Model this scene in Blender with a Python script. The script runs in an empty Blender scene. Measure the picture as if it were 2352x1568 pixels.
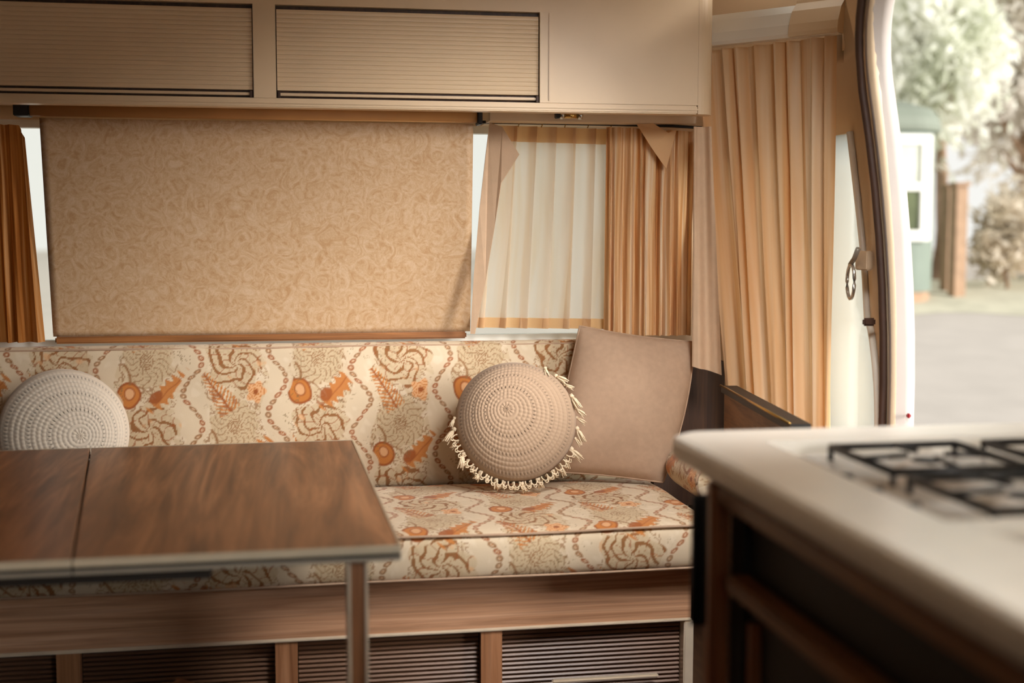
import bpy, bmesh, math, random
import numpy as np
from mathutils import Vector, Matrix
random.seed(7)
rng = np.random.default_rng(11)
PI = math.pi
scene = bpy.context.scene
COL = scene.collection

def srgb(r, g, b):
    f = lambda c: c/12.92 if c <= .04045 else ((c+.055)/1.055)**2.4
    return (f(r/255), f(g/255), f(b/255), 1.0)

# ------------------------------------------------------------------ camera
cd = bpy.data.cameras.new('camera')
cd.sensor_width = 36.0
cd.lens = 36.0*2880/2352
cd.dof.use_dof = True
cd.dof.focus_distance = 3.52
cd.dof.aperture_fstop = 1.7
cd.clip_start = .02
cam = bpy.data.objects.new('camera', cd); COL.objects.link(cam)
cam.location = (0, 0, 1.22)
cam.rotation_euler = (math.radians(90-4.84), 0, math.radians(-9.6))
scene.camera = cam

# ------------------------------------------------------------------ world, sun and fill lamps
w = bpy.data.worlds.new('overcast_sky'); scene.world = w; w.use_nodes = True
bg = w.node_tree.nodes['Background']
bg.inputs[0].default_value = (1.0, .992, .945, 1)
bg.inputs[1].default_value = .95

def area(name, loc, direction, sx, sy, power, color):
    l = bpy.data.lights.new(name, 'AREA'); l.shape = 'RECTANGLE'; l.size = sx; l.size_y = sy
    l.energy = power; l.color = color
    o = bpy.data.objects.new(name, l); COL.objects.link(o); o.location = loc
    o.rotation_euler = Vector(direction).to_track_quat('-Z', 'Y').to_euler()
    return o
# fill lamps at added, unseen galley and rear windows and roof hatch
area('galley_fill', (1.52, -.2, 1.34), (-.22, .72, -.66), 1.0, .45, 21, (1, .985, .96)).data.spread = 1.5
area('rear_fill', (.30, -1.23, 1.40), (0.02, 1, 0), .8, .55, 2.0, (1, .95, .90))
area('roof_fill', (.98, 1.68, 2.0), (-.24, 1.5, -1.35), .5, .5, 11, (1, .96, .935)).data.spread = 1.5
sl = bpy.data.lights.new('hazy_sun', 'SUN'); sl.energy = 6.0; sl.angle = math.radians(28); sl.color = (1, .955, .915)
so_ = bpy.data.objects.new('hazy_sun', sl); COL.objects.link(so_)
so_.rotation_euler = Vector((-.74, .60, -.23)).to_track_quat('-Z', 'Y').to_euler()

scene.view_settings.view_transform = 'Standard'
scene.view_settings.look = 'None'
scene.view_settings.gamma = 1
scene.view_settings.use_curve_mapping = False
scene.view_settings.exposure = 0.0

# ------------------------------------------------------------------ materials
def new_mat(name):
    m = bpy.data.materials.new(name); m.use_nodes = True
    nt = m.node_tree; p = nt.nodes['Principled BSDF']
    return m, nt, p
def N(nt, kind, **kw):
    n = nt.nodes.new(kind)
    for k, v in kw.items():
        if k in n.inputs.keys(): n.inputs[k].default_value = v
        else: setattr(n, k, v)
    return n
def ramp(nt, stops):
    r = nt.nodes.new('ShaderNodeValToRGB'); e = r.color_ramp.elements
    while len(e) < len(stops): e.new(.5)
    for i, (p, c) in enumerate(stops): e[i].position = p; e[i].color = c
    return r
def coords(nt, scale=(1, 1, 1), kind='Object'):
    tc = nt.nodes.new('ShaderNodeTexCoord'); mp = nt.nodes.new('ShaderNodeMapping')
    mp.inputs['Scale'].default_value = scale
    nt.links.new(tc.outputs[kind], mp.inputs[0]); return mp.outputs[0]

def painted(name, col, rough=.5, var=.06, scale=14, bump=.0, spec=.5, metal=0.0):
    m, nt, p = new_mat(name); L = nt.links.new
    n = N(nt, 'ShaderNodeTexNoise', Scale=scale, Detail=5.0); L(coords(nt), n.inputs['Vector'])
    lo = tuple(c*(1-var) for c in col[:3])+(1,); hi = tuple(min(1, c*(1+var)) for c in col[:3])+(1,)
    r = ramp(nt, [(.3, lo), (.7, hi)]); L(n.outputs['Fac'], r.inputs[0]); L(r.outputs[0], p.inputs['Base Color'])
    p.inputs['Roughness'].default_value = rough; p.inputs['Metallic'].default_value = metal
    p.inputs['Specular IOR Level'].default_value = spec
    if bump:
        n2 = N(nt, 'ShaderNodeTexNoise', Scale=scale*18, Detail=3.0); L(coords(nt), n2.inputs['Vector'])
        b = N(nt, 'ShaderNodeBump', Strength=bump, Distance=.002); L(n2.outputs['Fac'], b.inputs['Height']); L(b.outputs[0], p.inputs['Normal'])
    return m

def wood(name, dark, mid, light, axis='x', rough=.35, freq=26, spec=.5, warp=1.6):
    m, nt, p = new_mat(name); L = nt.links.new
    s = {'x': (1.0, freq, freq), 'y': (freq, 1.0, freq), 'z': (freq, freq, 1.0)}[axis]
    v = coords(nt, s)
    n = N(nt, 'ShaderNodeTexNoise', Scale=1.0, Detail=6.0, Roughness=.62, Distortion=warp); L(v, n.inputs['Vector'])
    r = ramp(nt, [(.33, dark), (.5, mid), (.68, light)]); L(n.outputs['Fac'], r.inputs[0])
    s2 = tuple(k*7 if k > 1 else 3 for k in s)
    n2 = N(nt, 'ShaderNodeTexNoise', Scale=1.0, Detail=3.0); L(coords(nt, s2), n2.inputs['Vector'])
    r2 = ramp(nt, [(.35, (.72, .72, .72, 1)), (.55, (1, 1, 1, 1))]); L(n2.outputs['Fac'], r2.inputs[0])
    mx = N(nt, 'ShaderNodeMix', data_type='RGBA', blend_type='MULTIPLY'); mx.inputs[0].default_value = .7
    L(r.outputs[0], mx.inputs[6]); L(r2.outputs[0], mx.inputs[7]); L(mx.outputs[2], p.inputs['Base Color'])
    p.inputs['Roughness'].default_value = rough; p.inputs['Specular IOR Level'].default_value = spec
    return m

def cloth_attr(name, rough=.85):
    m, nt, p = new_mat(name); L = nt.links.new
    a = N(nt, 'ShaderNodeAttribute', attribute_name='print'); L(a.outputs['Color'], p.inputs['Base Color'])
    p.inputs['Roughness'].default_value = rough; p.inputs['Specular IOR Level'].default_value = .25
    p.inputs['Sheen Weight'].default_value = .15
    n2 = N(nt, 'ShaderNodeTexNoise', Scale=420.0, Detail=2.0); L(coords(nt), n2.inputs['Vector'])
    b = N(nt, 'ShaderNodeBump', Strength=.25, Distance=.001); L(n2.outputs['Fac'], b.inputs['Height']); L(b.outputs[0], p.inputs['Normal'])
    return m

def curtain_mat(name, stops, stripes, trans=.5, thin=(1, .85, .62, 1)):
    """striped translucent cotton; uv.x runs across the cloth in metres"""
    m, nt, p = new_mat(name); L = nt.links.new
    tc = nt.nodes.new('ShaderNodeTexCoord'); mp = nt.nodes.new('ShaderNodeMapping')
    mp.inputs['Scale'].default_value = (stripes, .6, 1); L(tc.outputs['UV'], mp.inputs[0])
    n = N(nt, 'ShaderNodeTexNoise', Scale=1.0, Detail=3.0, Roughness=.6); L(mp.outputs[0], n.inputs['Vector'])
    r = ramp(nt, stops); L(n.outputs['Fac'], r.inputs[0]); L(r.outputs[0], p.inputs['Base Color'])
    p.inputs['Roughness'].default_value = .9; p.inputs['Specular IOR Level'].default_value = .1
    t = nt.nodes.new('ShaderNodeBsdfTranslucent')
    mu = N(nt, 'ShaderNodeMix', data_type='RGBA', blend_type='MULTIPLY'); mu.inputs[0].default_value = 1
    L(r.outputs[0], mu.inputs[6]); mu.inputs[7].default_value = thin; L(mu.outputs[2], t.inputs[0])
    ms = nt.nodes.new('ShaderNodeMixShader'); ms.inputs[0].default_value = trans
    L(p.outputs[0], ms.inputs[1]); L(t.outputs[0], ms.inputs[2])
    L(ms.outputs[0], nt.nodes['Material Output'].inputs[0])
    n2 = N(nt, 'ShaderNodeTexNoise', Scale=500.0); L(coords(nt), n2.inputs['Vector'])
    b = N(nt, 'ShaderNodeBump', Strength=.2, Distance=.001); L(n2.outputs['Fac'], b.inputs['Height']); L(b.outputs[0], p.inputs['Normal'])
    return m

def glass_mat(name):
    m, nt, p = new_mat(name); L = nt.links.new
    p.inputs['Roughness'].default_value = .03
    p.inputs['Base Color'].default_value = (.9, .93, .92, 1)
    t = nt.nodes.new('ShaderNodeBsdfTransparent'); t.inputs[0].default_value = (.96, .97, .95, 1)
    fr = N(nt, 'ShaderNodeFresnel', IOR=1.35)
    ms = nt.nodes.new('ShaderNodeMixShader'); L(fr.outputs[0], ms.inputs[0])
    L(t.outputs[0], ms.inputs[1]); L(p.outputs[0], ms.inputs[2]); L(ms.outputs[0], nt.nodes['Material Output'].inputs[0])
    return m

def shade_mat():
    m, nt, p = new_mat('parchment_shade'); L = nt.links.new
    v = coords(nt, (1, 1, 1))
    n = N(nt, 'ShaderNodeTexNoise', Scale=20.0, Detail=7.0, Roughness=.68, Distortion=3.2); L(v, n.inputs['Vector'])
    r = ramp(nt, [(.34, srgb(186, 148, 106)), (.48, srgb(199, 167, 130)), (.60, srgb(207, 178, 145)), (.72, srgb(212, 187, 157))])
    L(n.outputs['Fac'], r.inputs[0])
    n2 = N(nt, 'ShaderNodeTexNoise', Scale=48.0, Detail=4.0, Roughness=.6, Distortion=2.4); L(v, n2.inputs['Vector'])
    r2 = ramp(nt, [(.42, (1, 1, 1, 1)), (.5, (.86, .80, .72, 1)), (.56, (1, 1, 1, 1))]); L(n2.outputs['Fac'], r2.inputs[0])
    mx = N(nt, 'ShaderNodeMix', data_type='RGBA', blend_type='MULTIPLY'); mx.inputs[0].default_value = .55
    L(r.outputs[0], mx.inputs[6]); L(r2.outputs[0], mx.inputs[7]); L(mx.outputs[2], p.inputs['Base Color'])
    p.inputs['Roughness'].default_value = .42; p.inputs['Specular IOR Level'].default_value = .4
    n3 = N(nt, 'ShaderNodeTexNoise', Scale=5.0, Detail=2.0); L(v, n3.inputs['Vector'])
    b = N(nt, 'ShaderNodeBump', Strength=.12, Distance=.02); L(n3.outputs['Fac'], b.inputs['Height']); L(b.outputs[0], p.inputs['Normal'])
    return m

def leaf_mat(name, a, b):
    m, nt, p = new_mat(name); L = nt.links.new
    n = N(nt, 'ShaderNodeTexNoise', Scale=1.3, Detail=6.0); L(coords(nt), n.inputs['Vector'])
    r = ramp(nt, [(.38, a), (.62, b)]); L(n.outputs['Fac'], r.inputs[0]); L(r.outputs[0], p.inputs['Base Color'])
    p.inputs['Roughness'].default_value = .6
    t = nt.nodes.new('ShaderNodeBsdfTranslucent'); L(r.outputs[0], t.inputs[0])
    ms = nt.nodes.new('ShaderNodeMixShader'); ms.inputs[0].default_value = .45
    L(p.outputs[0], ms.inputs[1]); L(t.outputs[0], ms.inputs[2]); L(ms.outputs[0], nt.nodes['Material Output'].inputs[0])
    return m

M = {
 'cream': painted('cream_cabinet_paint', srgb(222, 196, 160), .36, .03, 6, .05),
 'wall': painted('cream_wall_vinyl', srgb(222, 198, 166), .5, .03, 8, .08),
 'white': painted('white_enamel', srgb(236, 230, 216), .35, .02, 6),
 'whiteframe': painted('white_window_frame', srgb(238, 238, 230), .4, .02, 6),
 'alu': painted('pale_aluminium_trim', srgb(226, 210, 186), .33, .05, 30, metal=.25),
 'alu_dull': painted('dull_aluminium_edge', srgb(196, 184, 160), .4, .05, 30, metal=.35),
 'black': painted('black_rubber', srgb(22, 18, 15), .5, .2, 20),
 'gasket': painted('dark_brown_rubber_gasket', srgb(62, 38, 24), .6, .15, 20),
 'darkpanel': painted('dark_galley_panel', srgb(34, 27, 20), .55, .2, 9),
 'shade': shade_mat(),
 'shade_bar': wood('shade_hem_bar', srgb(120, 74, 34), srgb(150, 96, 48), srgb(176, 118, 66), 'x', .5, 18),
 'roller': painted('shade_roller_paper', srgb(206, 156, 100), .5, .05, 10),
 'table': wood('walnut_laminate', srgb(92, 52, 28), srgb(138, 88, 54), srgb(174, 120, 80), 'y', .36, 13.0, .4, 2.2),
 'rail': wood('pale_walnut_laminate', srgb(168, 122, 90), srgb(196, 150, 116), srgb(212, 168, 136), 'x', .42, 30),
 'post': wood('walnut_laminate_upright', srgb(136, 90, 58), srgb(164, 114, 78), srgb(182, 132, 96), 'z', .42, 30),
 'slat': wood('dark_tambour', srgb(84, 58, 42), srgb(118, 86, 64), srgb(144, 110, 84), 'x', .34, 22),
 'galley_wood': wood('galley_walnut', srgb(96, 60, 30), srgb(128, 84, 46), srgb(150, 104, 62), 'y', .4, 24),
 'galley_post': wood('galley_walnut_upright', srgb(110, 62, 34), srgb(142, 86, 50), srgb(160, 102, 62), 'z', .4, 24),
 'wood_and_shadow': wood('dark_veneer_and_shadow', srgb(50, 30, 18), srgb(70, 44, 28), srgb(90, 60, 38), 'z', .5, 20),  # dark veneer; on the lower corner panels it stands for shade
 'partition': wood('tan_partition_veneer', srgb(112, 74, 42), srgb(140, 98, 60), srgb(160, 116, 76), 'y', .5, 20),
 'floor': wood('brown_floor_sheet', srgb(60, 40, 26), srgb(82, 56, 38), srgb(100, 72, 50), 'y', .5, 8),
 'floral': cloth_attr('floral_upholstery'),
 'crochet': cloth_attr('crochet_cotton', .95),
 'linen': painted('beige_linen', srgb(182, 153, 128), .9, .05, 60, .5, .15),
 'tassel': painted('cotton_tassel', srgb(222, 202, 172), .95, .08, 60, .3, .1),
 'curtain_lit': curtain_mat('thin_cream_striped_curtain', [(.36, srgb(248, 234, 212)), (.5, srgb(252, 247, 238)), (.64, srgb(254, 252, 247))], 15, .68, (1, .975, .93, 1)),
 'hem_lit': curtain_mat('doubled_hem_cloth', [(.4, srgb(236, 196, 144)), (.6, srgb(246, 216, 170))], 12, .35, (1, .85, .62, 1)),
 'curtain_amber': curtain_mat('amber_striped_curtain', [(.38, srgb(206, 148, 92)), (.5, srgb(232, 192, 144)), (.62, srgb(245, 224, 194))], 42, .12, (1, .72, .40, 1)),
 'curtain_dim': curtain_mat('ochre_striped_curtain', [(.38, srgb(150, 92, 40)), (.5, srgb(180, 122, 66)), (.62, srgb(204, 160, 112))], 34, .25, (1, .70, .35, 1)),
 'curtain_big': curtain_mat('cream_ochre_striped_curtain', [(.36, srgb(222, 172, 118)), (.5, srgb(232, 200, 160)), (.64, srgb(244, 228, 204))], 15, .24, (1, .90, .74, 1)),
 'lining': painted('beige_curtain_lining', srgb(208, 178, 148), .9, .04, 40, .3, .1),
 'brass': painted('polished_brass', srgb(196, 158, 92), .22, .08, 20, metal=.9),
 'chrome': painted('worn_chrome', srgb(206, 204, 196), .22, .05, 20, metal=.9),
 'steel': painted('grey_cooktop_strip', srgb(150, 142, 128), .42, .05, 20, metal=.3),
 'enamel': painted('white_cooktop_enamel', srgb(240, 234, 224), .25, .02, 6),
 'counter': painted('cream_laminate_worktop', srgb(232, 227, 215), .32, .03, 18),
 'counter_edge': painted('cream_worktop_edge', srgb(206, 188, 158), .4, .03, 18),
 'iron': painted('black_cast_iron', srgb(16, 14, 13), .45, .2, 30),
 'glass': glass_mat('window_glass'),
 'gravel': painted('pale_gravel', srgb(188, 181, 173), .95, .05, 3, .4, .1),
 'grass': painted('dry_grass_verge', srgb(196, 192, 172), .95, .1, 5, .3, .1),
 'hut': painted('sage_green_boards', srgb(124, 136, 124), .7, .05, 4),
 'hut_roof': painted('grey_green_roof', srgb(126, 134, 120), .7, .05, 4),
 'bark': painted('warm_bark', srgb(172, 142, 116), .9, .15, 8, .3),
 'darkglass': painted('dim_hut_pane', srgb(96, 104, 74), .15, .25, 3),
 'paleglass': painted('bright_hut_pane', srgb(206, 210, 196), .1, .12, 3),
 'leafpale': leaf_mat('pale_sunlit_leaves', srgb(226, 229, 212), srgb(252, 252, 244)),
 'leafwarm': leaf_mat('pinkish_dry_leaves', srgb(224, 219, 204), srgb(250, 245, 238)),
 'leafdark': leaf_mat('olive_hedge_leaves', srgb(184, 172, 146), srgb(240, 230, 214)),
 'jamb': painted('pale_grey_pink_jamb', srgb(206, 196, 188), .4, .03, 8),
 'red': painted('red_reflector', srgb(150, 26, 34), .3, .05, 10),
}

# ------------------------------------------------------------------ mesh helpers
def link(name, me, mat, parent=None, smooth=False):
    o = bpy.data.objects.new(name, me); COL.objects.link(o)
    if mat: me.materials.append(mat)
    if smooth:
        me.polygons.foreach_set('use_smooth', [True]*len(me.polygons))
    if parent: o.parent = parent
    return o
def from_data(name, v, f, mat, parent=None, smooth=False):
    me = bpy.data.meshes.new(name); me.from_pydata([tuple(map(float, p)) for p in v], [], [tuple(map(int, q)) for q in f]); me.update()
    return link(name, me, mat, parent, smooth)
def box_bm(bm, x0, x1, y0, y1, z0, z1):
    vs = [bm.verts.new(p) for p in ((x0,y0,z0),(x1,y0,z0),(x1,y1,z0),(x0,y1,z0),(x0,y0,z1),(x1,y0,z1),(x1,y1,z1),(x0,y1,z1))]
    for q in ((3,2,1,0),(4,5,6,7),(0,1,5,4),(1,2,6,5),(2,3,7,6),(3,0,4,7)): bm.faces.new([vs[i] for i in q])
def bm_obj(name, bm, mat, parent=None, bevel=0, seg=2, smooth=None):
    if bevel: bmesh.ops.bevel(bm, geom=bm.edges[:], offset=bevel, segments=seg, affect='EDGES', clamp_overlap=True)
    me = bpy.data.meshes.new(name); bm.to_mesh(me); bm.free()
    return link(name, me, mat, parent, bool(bevel) if smooth is None else smooth)
def box(name, b, mat, parent=None, bevel=0, seg=2, smooth=False):
    bm = bmesh.new(); box_bm(bm, *b); return bm_obj(name, bm, mat, parent, bevel, seg, smooth)
def boxes(name, bs, mat, parent=None, bevel=0):
    bm = bmesh.new()
    for b in bs: box_bm(bm, *b)
    return bm_obj(name, bm, mat, parent, bevel, 2, False)
def prism(name, poly, z0, z1, mat, parent=None, bevel=0, seg=2):
    bm = bmesh.new(); lo = [bm.verts.new((x, y, z0)) for x, y in poly]; hi = [bm.verts.new((x, y, z1)) for x, y in poly]
    n = len(poly); bm.faces.new(lo[::-1]); bm.faces.new(hi)
    for i in range(n): bm.faces.new((lo[i], lo[(i+1) % n], hi[(i+1) % n], hi[i]))
    bmesh.ops.recalc_face_normals(bm, faces=bm.faces[:])
    return bm_obj(name, bm, mat, parent, bevel, seg, False)
def tube_data(pts, r, seg=8, closed=False, v0=0):
    pts = [Vector(p) for p in pts]; n = len(pts); V = []; Fq = []
    rr = r if hasattr(r, '__len__') else [r]*n
    up = Vector((0, 0, 1))
    for i, p in enumerate(pts):
        a = pts[(i-1) % n] if (closed or i) else p; b = pts[(i+1) % n] if (closed or i < n-1) else p
        t = (b-a).normalized(); u = t.cross(up)
        if u.length < 1e-3: u = t.cross(Vector((0, 1, 0)))
        u.normalize(); w_ = t.cross(u)
        for k in range(seg):
            an = 2*PI*k/seg; V.append(p+(u*math.cos(an)+w_*math.sin(an))*rr[i])
    for i in range(n if closed else n-1):
        j = (i+1) % n
        for k in range(seg): Fq.append((v0+i*seg+k, v0+i*seg+(k+1) % seg, v0+j*seg+(k+1) % seg, v0+j*seg+k))
    if not closed:
        Fq.append(tuple(v0+k for k in range(seg))[::-1]); Fq.append(tuple(v0+(n-1)*seg+k for k in range(seg)))
    return V, Fq
def tube(name, pts, r, mat, parent=None, seg=8, closed=False):
    V, Fq = tube_data(pts, r, seg, closed); return from_data(name, V, Fq, mat, parent, True)
def tubes(name, lst, mat, parent=None, seg=6):
    V = []; Fq = []
    for pts, r in lst:
        v, f = tube_data(pts, r, seg, False, len(V)); V += v; Fq += f
    return from_data(name, V, Fq, mat, parent, True)
def grid_mesh(name, P, mat, parent=None, smooth=True, uv=None, color=None, thick=0):
    """P: array (nu, nv, 3)"""
    nu, nv = P.shape[:2]
    idx = np.arange(nu*nv).reshape(nu, nv)
    f = np.stack([idx[:-1, :-1], idx[1:, :-1], idx[1:, 1:], idx[:-1, 1:]], -1).reshape(-1, 4)
    me = bpy.data.meshes.new(name)
    me.vertices.add(nu*nv); me.vertices.foreach_set('co', P.reshape(-1).astype(np.float32))
    me.loops.add(len(f)*4); me.loops.foreach_set('vertex_index', f.reshape(-1).astype(np.int32))
    me.polygons.add(len(f)); me.polygons.foreach_set('loop_start', np.arange(0, len(f)*4, 4, dtype=np.int32))
    me.update(calc_edges=True); me.validate()
    if uv is not None:
        l = me.uv_layers.new(name='UVMap'); l.data.foreach_set('uv', uv.reshape(-1, 2)[f.reshape(-1)].reshape(-1).astype(np.float32))
    if color is not None:
        a = me.color_attributes.new('print', 'FLOAT_COLOR', 'POINT')
        c = np.concatenate([color.reshape(-1, 3), np.ones((nu*nv, 1))], 1); a.data.foreach_set('color', c.reshape(-1).astype(np.float32))
    o = link(name, me, mat, parent, smooth)
    if thick:
        s = o.modifiers.new('thickness', 'SOLIDIFY'); s.thickness = thick; s.offset = 0
    return o
def tag(o, label, cat, group=None):
    o['label'] = label; o['category'] = cat
    if group: o['group'] = group
    return o
def thing(name, label, cat, loc=(0, 0, 0), group=None):
    """an empty at the thing's base; parts are given in world coordinates and re-based by adopt()"""
    o = bpy.data.objects.new(name, None); COL.objects.link(o); o.empty_display_size = .05
    o.location = loc
    return tag(o, label, cat, group)
def adopt(root):
    """keep the world place of parts whose meshes were written in world coordinates"""
    inv = Matrix.Translation(root.location).inverted()
    for c in root.children:
        if not c.get('placed'): c.matrix_parent_inverse = inv
def struct(o): o['kind'] = 'structure'; return o

# ------------------------------------------------------------------ the shell
def xw(z):                      # inner face of the curb-side wall, leaning in towards the roof
    return 1.45-(.125*(z-.8)**2 if z > .8 else 0)-(1.6*(z-1.80)**2 if z > 1.80 else 0)
def xy(z, y):                   # the same wall, standing straighter and further out towards the rounded corner
    t = min(1, max(0, (y-2.93)/.25)); t = t*t*(3-2*t)
    return xw(z)+t*(.05+.85*(1.45-xw(z)))
DY0, DY1, DTOP, DR = 2.20, 2.90, 1.87, .30      # the open doorway
def door_y(z, far):
    if z <= DTOP-DR: return DY1 if far else DY0
    if z >= DTOP: return (DY1-DR) if far else (DY0+DR)
    d = math.sqrt(max(0, DR*DR-(z-(DTOP-DR))**2))
    return DY1-DR+d if far else DY0+DR-d

struct(box('floor', (-1.25, 1.50, -1.25, 3.85, -.06, 0), M['floor']))
struct(boxes('ceiling', [(-1.25, 1.30, -1.25, 1.40, 2.0, 2.04), (-1.25, 1.30, 1.96, 3.85, 2.0, 2.04), (-1.25, .70, 1.40, 1.96, 2.0, 2.04), (1.26, 1.30, 1.40, 1.96, 2.0, 2.04)], M['wall']))
struct(boxes('added_hatch_frame', [(.67, 1.29, 1.37, 1.40, 1.985, 2.10), (.67, 1.29, 1.96, 1.99, 1.985, 2.10), (.67, .70, 1.40, 1.96, 1.985, 2.10), (1.26, 1.29, 1.40, 1.96, 1.985, 2.10)], M['white']))   # frame of an unseen roof hatch added around the fill lamp
struct(box('wall_left', (-1.30, -1.25, -1.25, 3.85, 0, 2.04), M['wood_and_shadow']))
wr = struct(boxes('wall_rear', [(-1.25, 1.45, -1.30, -1.25, 0, 1.08), (-1.25, 1.45, -1.30, -1.25, 1.72, 2.0), (-1.25, -.14, -1.30, -1.25, 1.08, 1.72), (.74, 1.45, -1.30, -1.25, 1.08, 1.72)], M['wall']))
# end wall: opening from x=-1.08 to .985
we = struct(boxes('wall_end', [(-1.25, 1.25, 3.78, 3.84, 0, .895), (-1.25, 1.25, 3.78, 3.84, 1.548, 2.0), (-1.25, -1.08, 3.78, 3.84, .895, 1.548), (.985, 1.25, 3.78, 3.84, .895, 1.548)], M['wall']))
# lintel strip under the overhead cabinet, carrying the curtain rail
box('lintel_strip', (.545, 1.16, 3.60, 3.779, 1.548, 1.60), M['wall'], we)
# curved corner and curb-side wall
pts = [(.29, 3.80), (.19, 3.775), (.125, 3.72), (.07, 3.63), (.03, 3.52), (.008, 3.40), (0, 3.30)]
zs = [0, .2, .4, .6, .74, .9, 1.0, 1.1, 1.2, 1.3, 1.4, 1.5, 1.57]+[1.57+.30*i/10 for i in range(1, 11)]+[1.92, 1.96, 2.0]
zc = sorted(set(zs+[.5, .65, .68, .70, .72, .76, .80, .84, .88, .92, .95, .97, .985, 1.0]))
def side_win_y(z):              # free edge of the side window, swelling out towards the door at the bottom
    if z >= .99: return 3.115+.27*(z-.99)
    if z <= .72: return 2.962
    return 3.115-.153*(1-((z-.72)/.27)**2)**.5
bm = bmesh.new(); rows = []
for z in zc:
    ya = side_win_y(z); yb = door_y(z, True)
    row = [(xy(z, y)-dx, y, z) for (dx, y) in pts]+[(xy(z, y), y, z) for y in (ya, ya*.66+yb*.34, ya*.33+yb*.67, yb)]
    rows.append([bm.verts.new(p) for p in row])
for i in range(len(zc)-1):
    for j in range(len(rows[0])-1):
        if 4 <= j <= len(pts)-1 and .5 <= zc[i] and zc[i+1] <= 1.5: continue
        bm.faces.new((rows[i][j], rows[i][j+1], rows[i+1][j+1], rows[i+1][j]))
cw = struct(bm_obj('wall_corner', bm, M['wall'], None, smooth=True)); m_ = cw.modifiers.new('t', 'SOLIDIFY'); m_.thickness = .03; m_.offset = -1
ztop = [z for z in zs if z >= DTOP]
P = np.array([[(xw(z), y, z) for y in np.linspace(DY1-DR, DY0+DR, 4)] for z in ztop])
o = struct(grid_mesh('wall_over_door', P, M['wall'])); m_ = o.modifiers.new('t', 'SOLIDIFY'); m_.thickness = .045; m_.offset = -1
# galley side, with an unseen opening added for light
KY0, KY1, KZ0, KZ1 = -.75, .35, 1.10, 1.57
ysB = [2.0, 1.7, 1.4, 1.0, .7, KY1, .1, -.2, -.5, KY0, -1.0, -1.25]
bm = bmesh.new(); grid = []
for z in zs: grid.append([bm.verts.new((xw(z), y, z)) for y in [door_y(z, False)]+ysB])
for i in range(len(zs)-1):
    for j in range(len(ysB)):
        yy = [door_y(zs[i], False)]+ysB
        ym = (yy[j]+yy[j+1])/2; zm = (zs[i]+zs[i+1])/2
        if KY0 < ym < KY1 and KZ0 < zm < KZ1: continue
        bm.faces.new((grid[i][j], grid[i][j+1], grid[i+1][j+1], grid[i+1][j]))
o = struct(bm_obj('wall_right', bm, M['wall'], None, smooth=True)); m_ = o.modifiers.new('t', 'SOLIDIFY'); m_.thickness = .045; m_.offset = -1
# door frame: pale jamb liner and dark gasket following the rounded opening
outl = [(DY1, z) for z in np.linspace(.02, DTOP-DR, 14)]
outl += [(DY1-DR+DR*math.cos(a), DTOP-DR+DR*math.sin(a)) for a in np.linspace(0, PI/2, 12)[1:]]
outl += [(DY0+DR-DR*math.sin(a), DTOP-DR+DR*math.cos(a)) for a in np.linspace(0, PI/2, 12)]
outl += [(DY0, z) for z in np.linspace(DTOP-DR, .02, 14)[1:]]
dr = struct(thing('door_1', 'open entrance doorway with rounded top corners and pale frame', 'door', (1.45, 2.55, 0)))
del dr['category']
Vv = []; Ff = []
prof = [(-.004, .006), (.012, .0), (.030, -.010), (.052, -.016), (.058, -.006), (.050, .004)]
cy, cz = (DY0+DY1)/2, .9
for (y, z) in outl:
    # inward normal of the outline in the (y,z) plane
    ny, nz = 0, 0
    if z <= DTOP-DR+1e-6: ny = -1 if y > cy else 1
    else:
        c = (DY1-DR if y > cy else DY0+DR, DTOP-DR); d = math.hypot(y-c[0], z-c[1]); ny, nz = -(y-c[0])/d, -(z-c[1])/d
    for (dx, dn) in prof: Vv.append((xw(z)+dx, y-ny*dn, z-nz*dn))
k = len(prof)
for i in range(len(outl)-1):
    for j in range(k): Ff.append((i*k+j, i*k+(j+1) % k, (i+1)*k+(j+1) % k, (i+1)*k+j))
from_data('door_frame', Vv, Ff, M['jamb'], dr, True)
tube('gasket', [(xw(z)-.010, y+(.026 if y > cy else -.026)*(1 if z <= DTOP-DR else .9), z+(.02*(z-DTOP+DR)/DR if z > DTOP-DR else 0)) for y, z in outl], .0100, M['gasket'], dr, 8)
box('reflector', (1.480, 1.490, 2.872, 2.884, .768, .780), M['red'], dr, .003)
# latch plate and rounded white panel on the strip of wall beside the door
adopt(dr)
sw = struct(thing('window_4', 'side window behind the long corner curtain with arched lower end', 'x', (1.49, 3.2, .5))); del sw['category']
zz = [z for z in zc if .5 <= z <= 1.5]
tube('window_frame', [(xy(z, side_win_y(z))-.006, side_win_y(z), z) for z in zz], .010, M['white'], sw, 8)
P = np.array([[(xy(z, y)+.016-dx, y, z) for dx, y in ((.03, 3.52), (.008, 3.40), (0, 3.30), (0, side_win_y(z)))] for z in zz])
grid_mesh('pane', P, M['glass'], sw, True, None, None, .003)
adopt(sw)
lat = thing('door_latch', 'small chrome latch with ring pull on wall beside doorway', 'latch', (1.42, 3.05, 1.12))
tube('ring_pull', [(1.415, 3.075+.022*math.cos(a), 1.10+.045*math.sin(a)) for a in np.linspace(0, 2*PI, 18)[:-1]], .005, M['chrome'], lat, 6, True)
tube('arm', [(1.418, 3.085, 1.145), (1.412, 3.05, 1.16), (1.405, 3.015, 1.185)], .007, M['steel'], lat, 6)
box('keeper', (1.412, 1.445, 2.985, 2.998, .99, 1.01), M['gasket'], lat, .004)
box('backplate', (1.432, 1.450, 3.02, 3.09, 1.13, 1.18), M['wall'], lat, .003)
adopt(lat)

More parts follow.
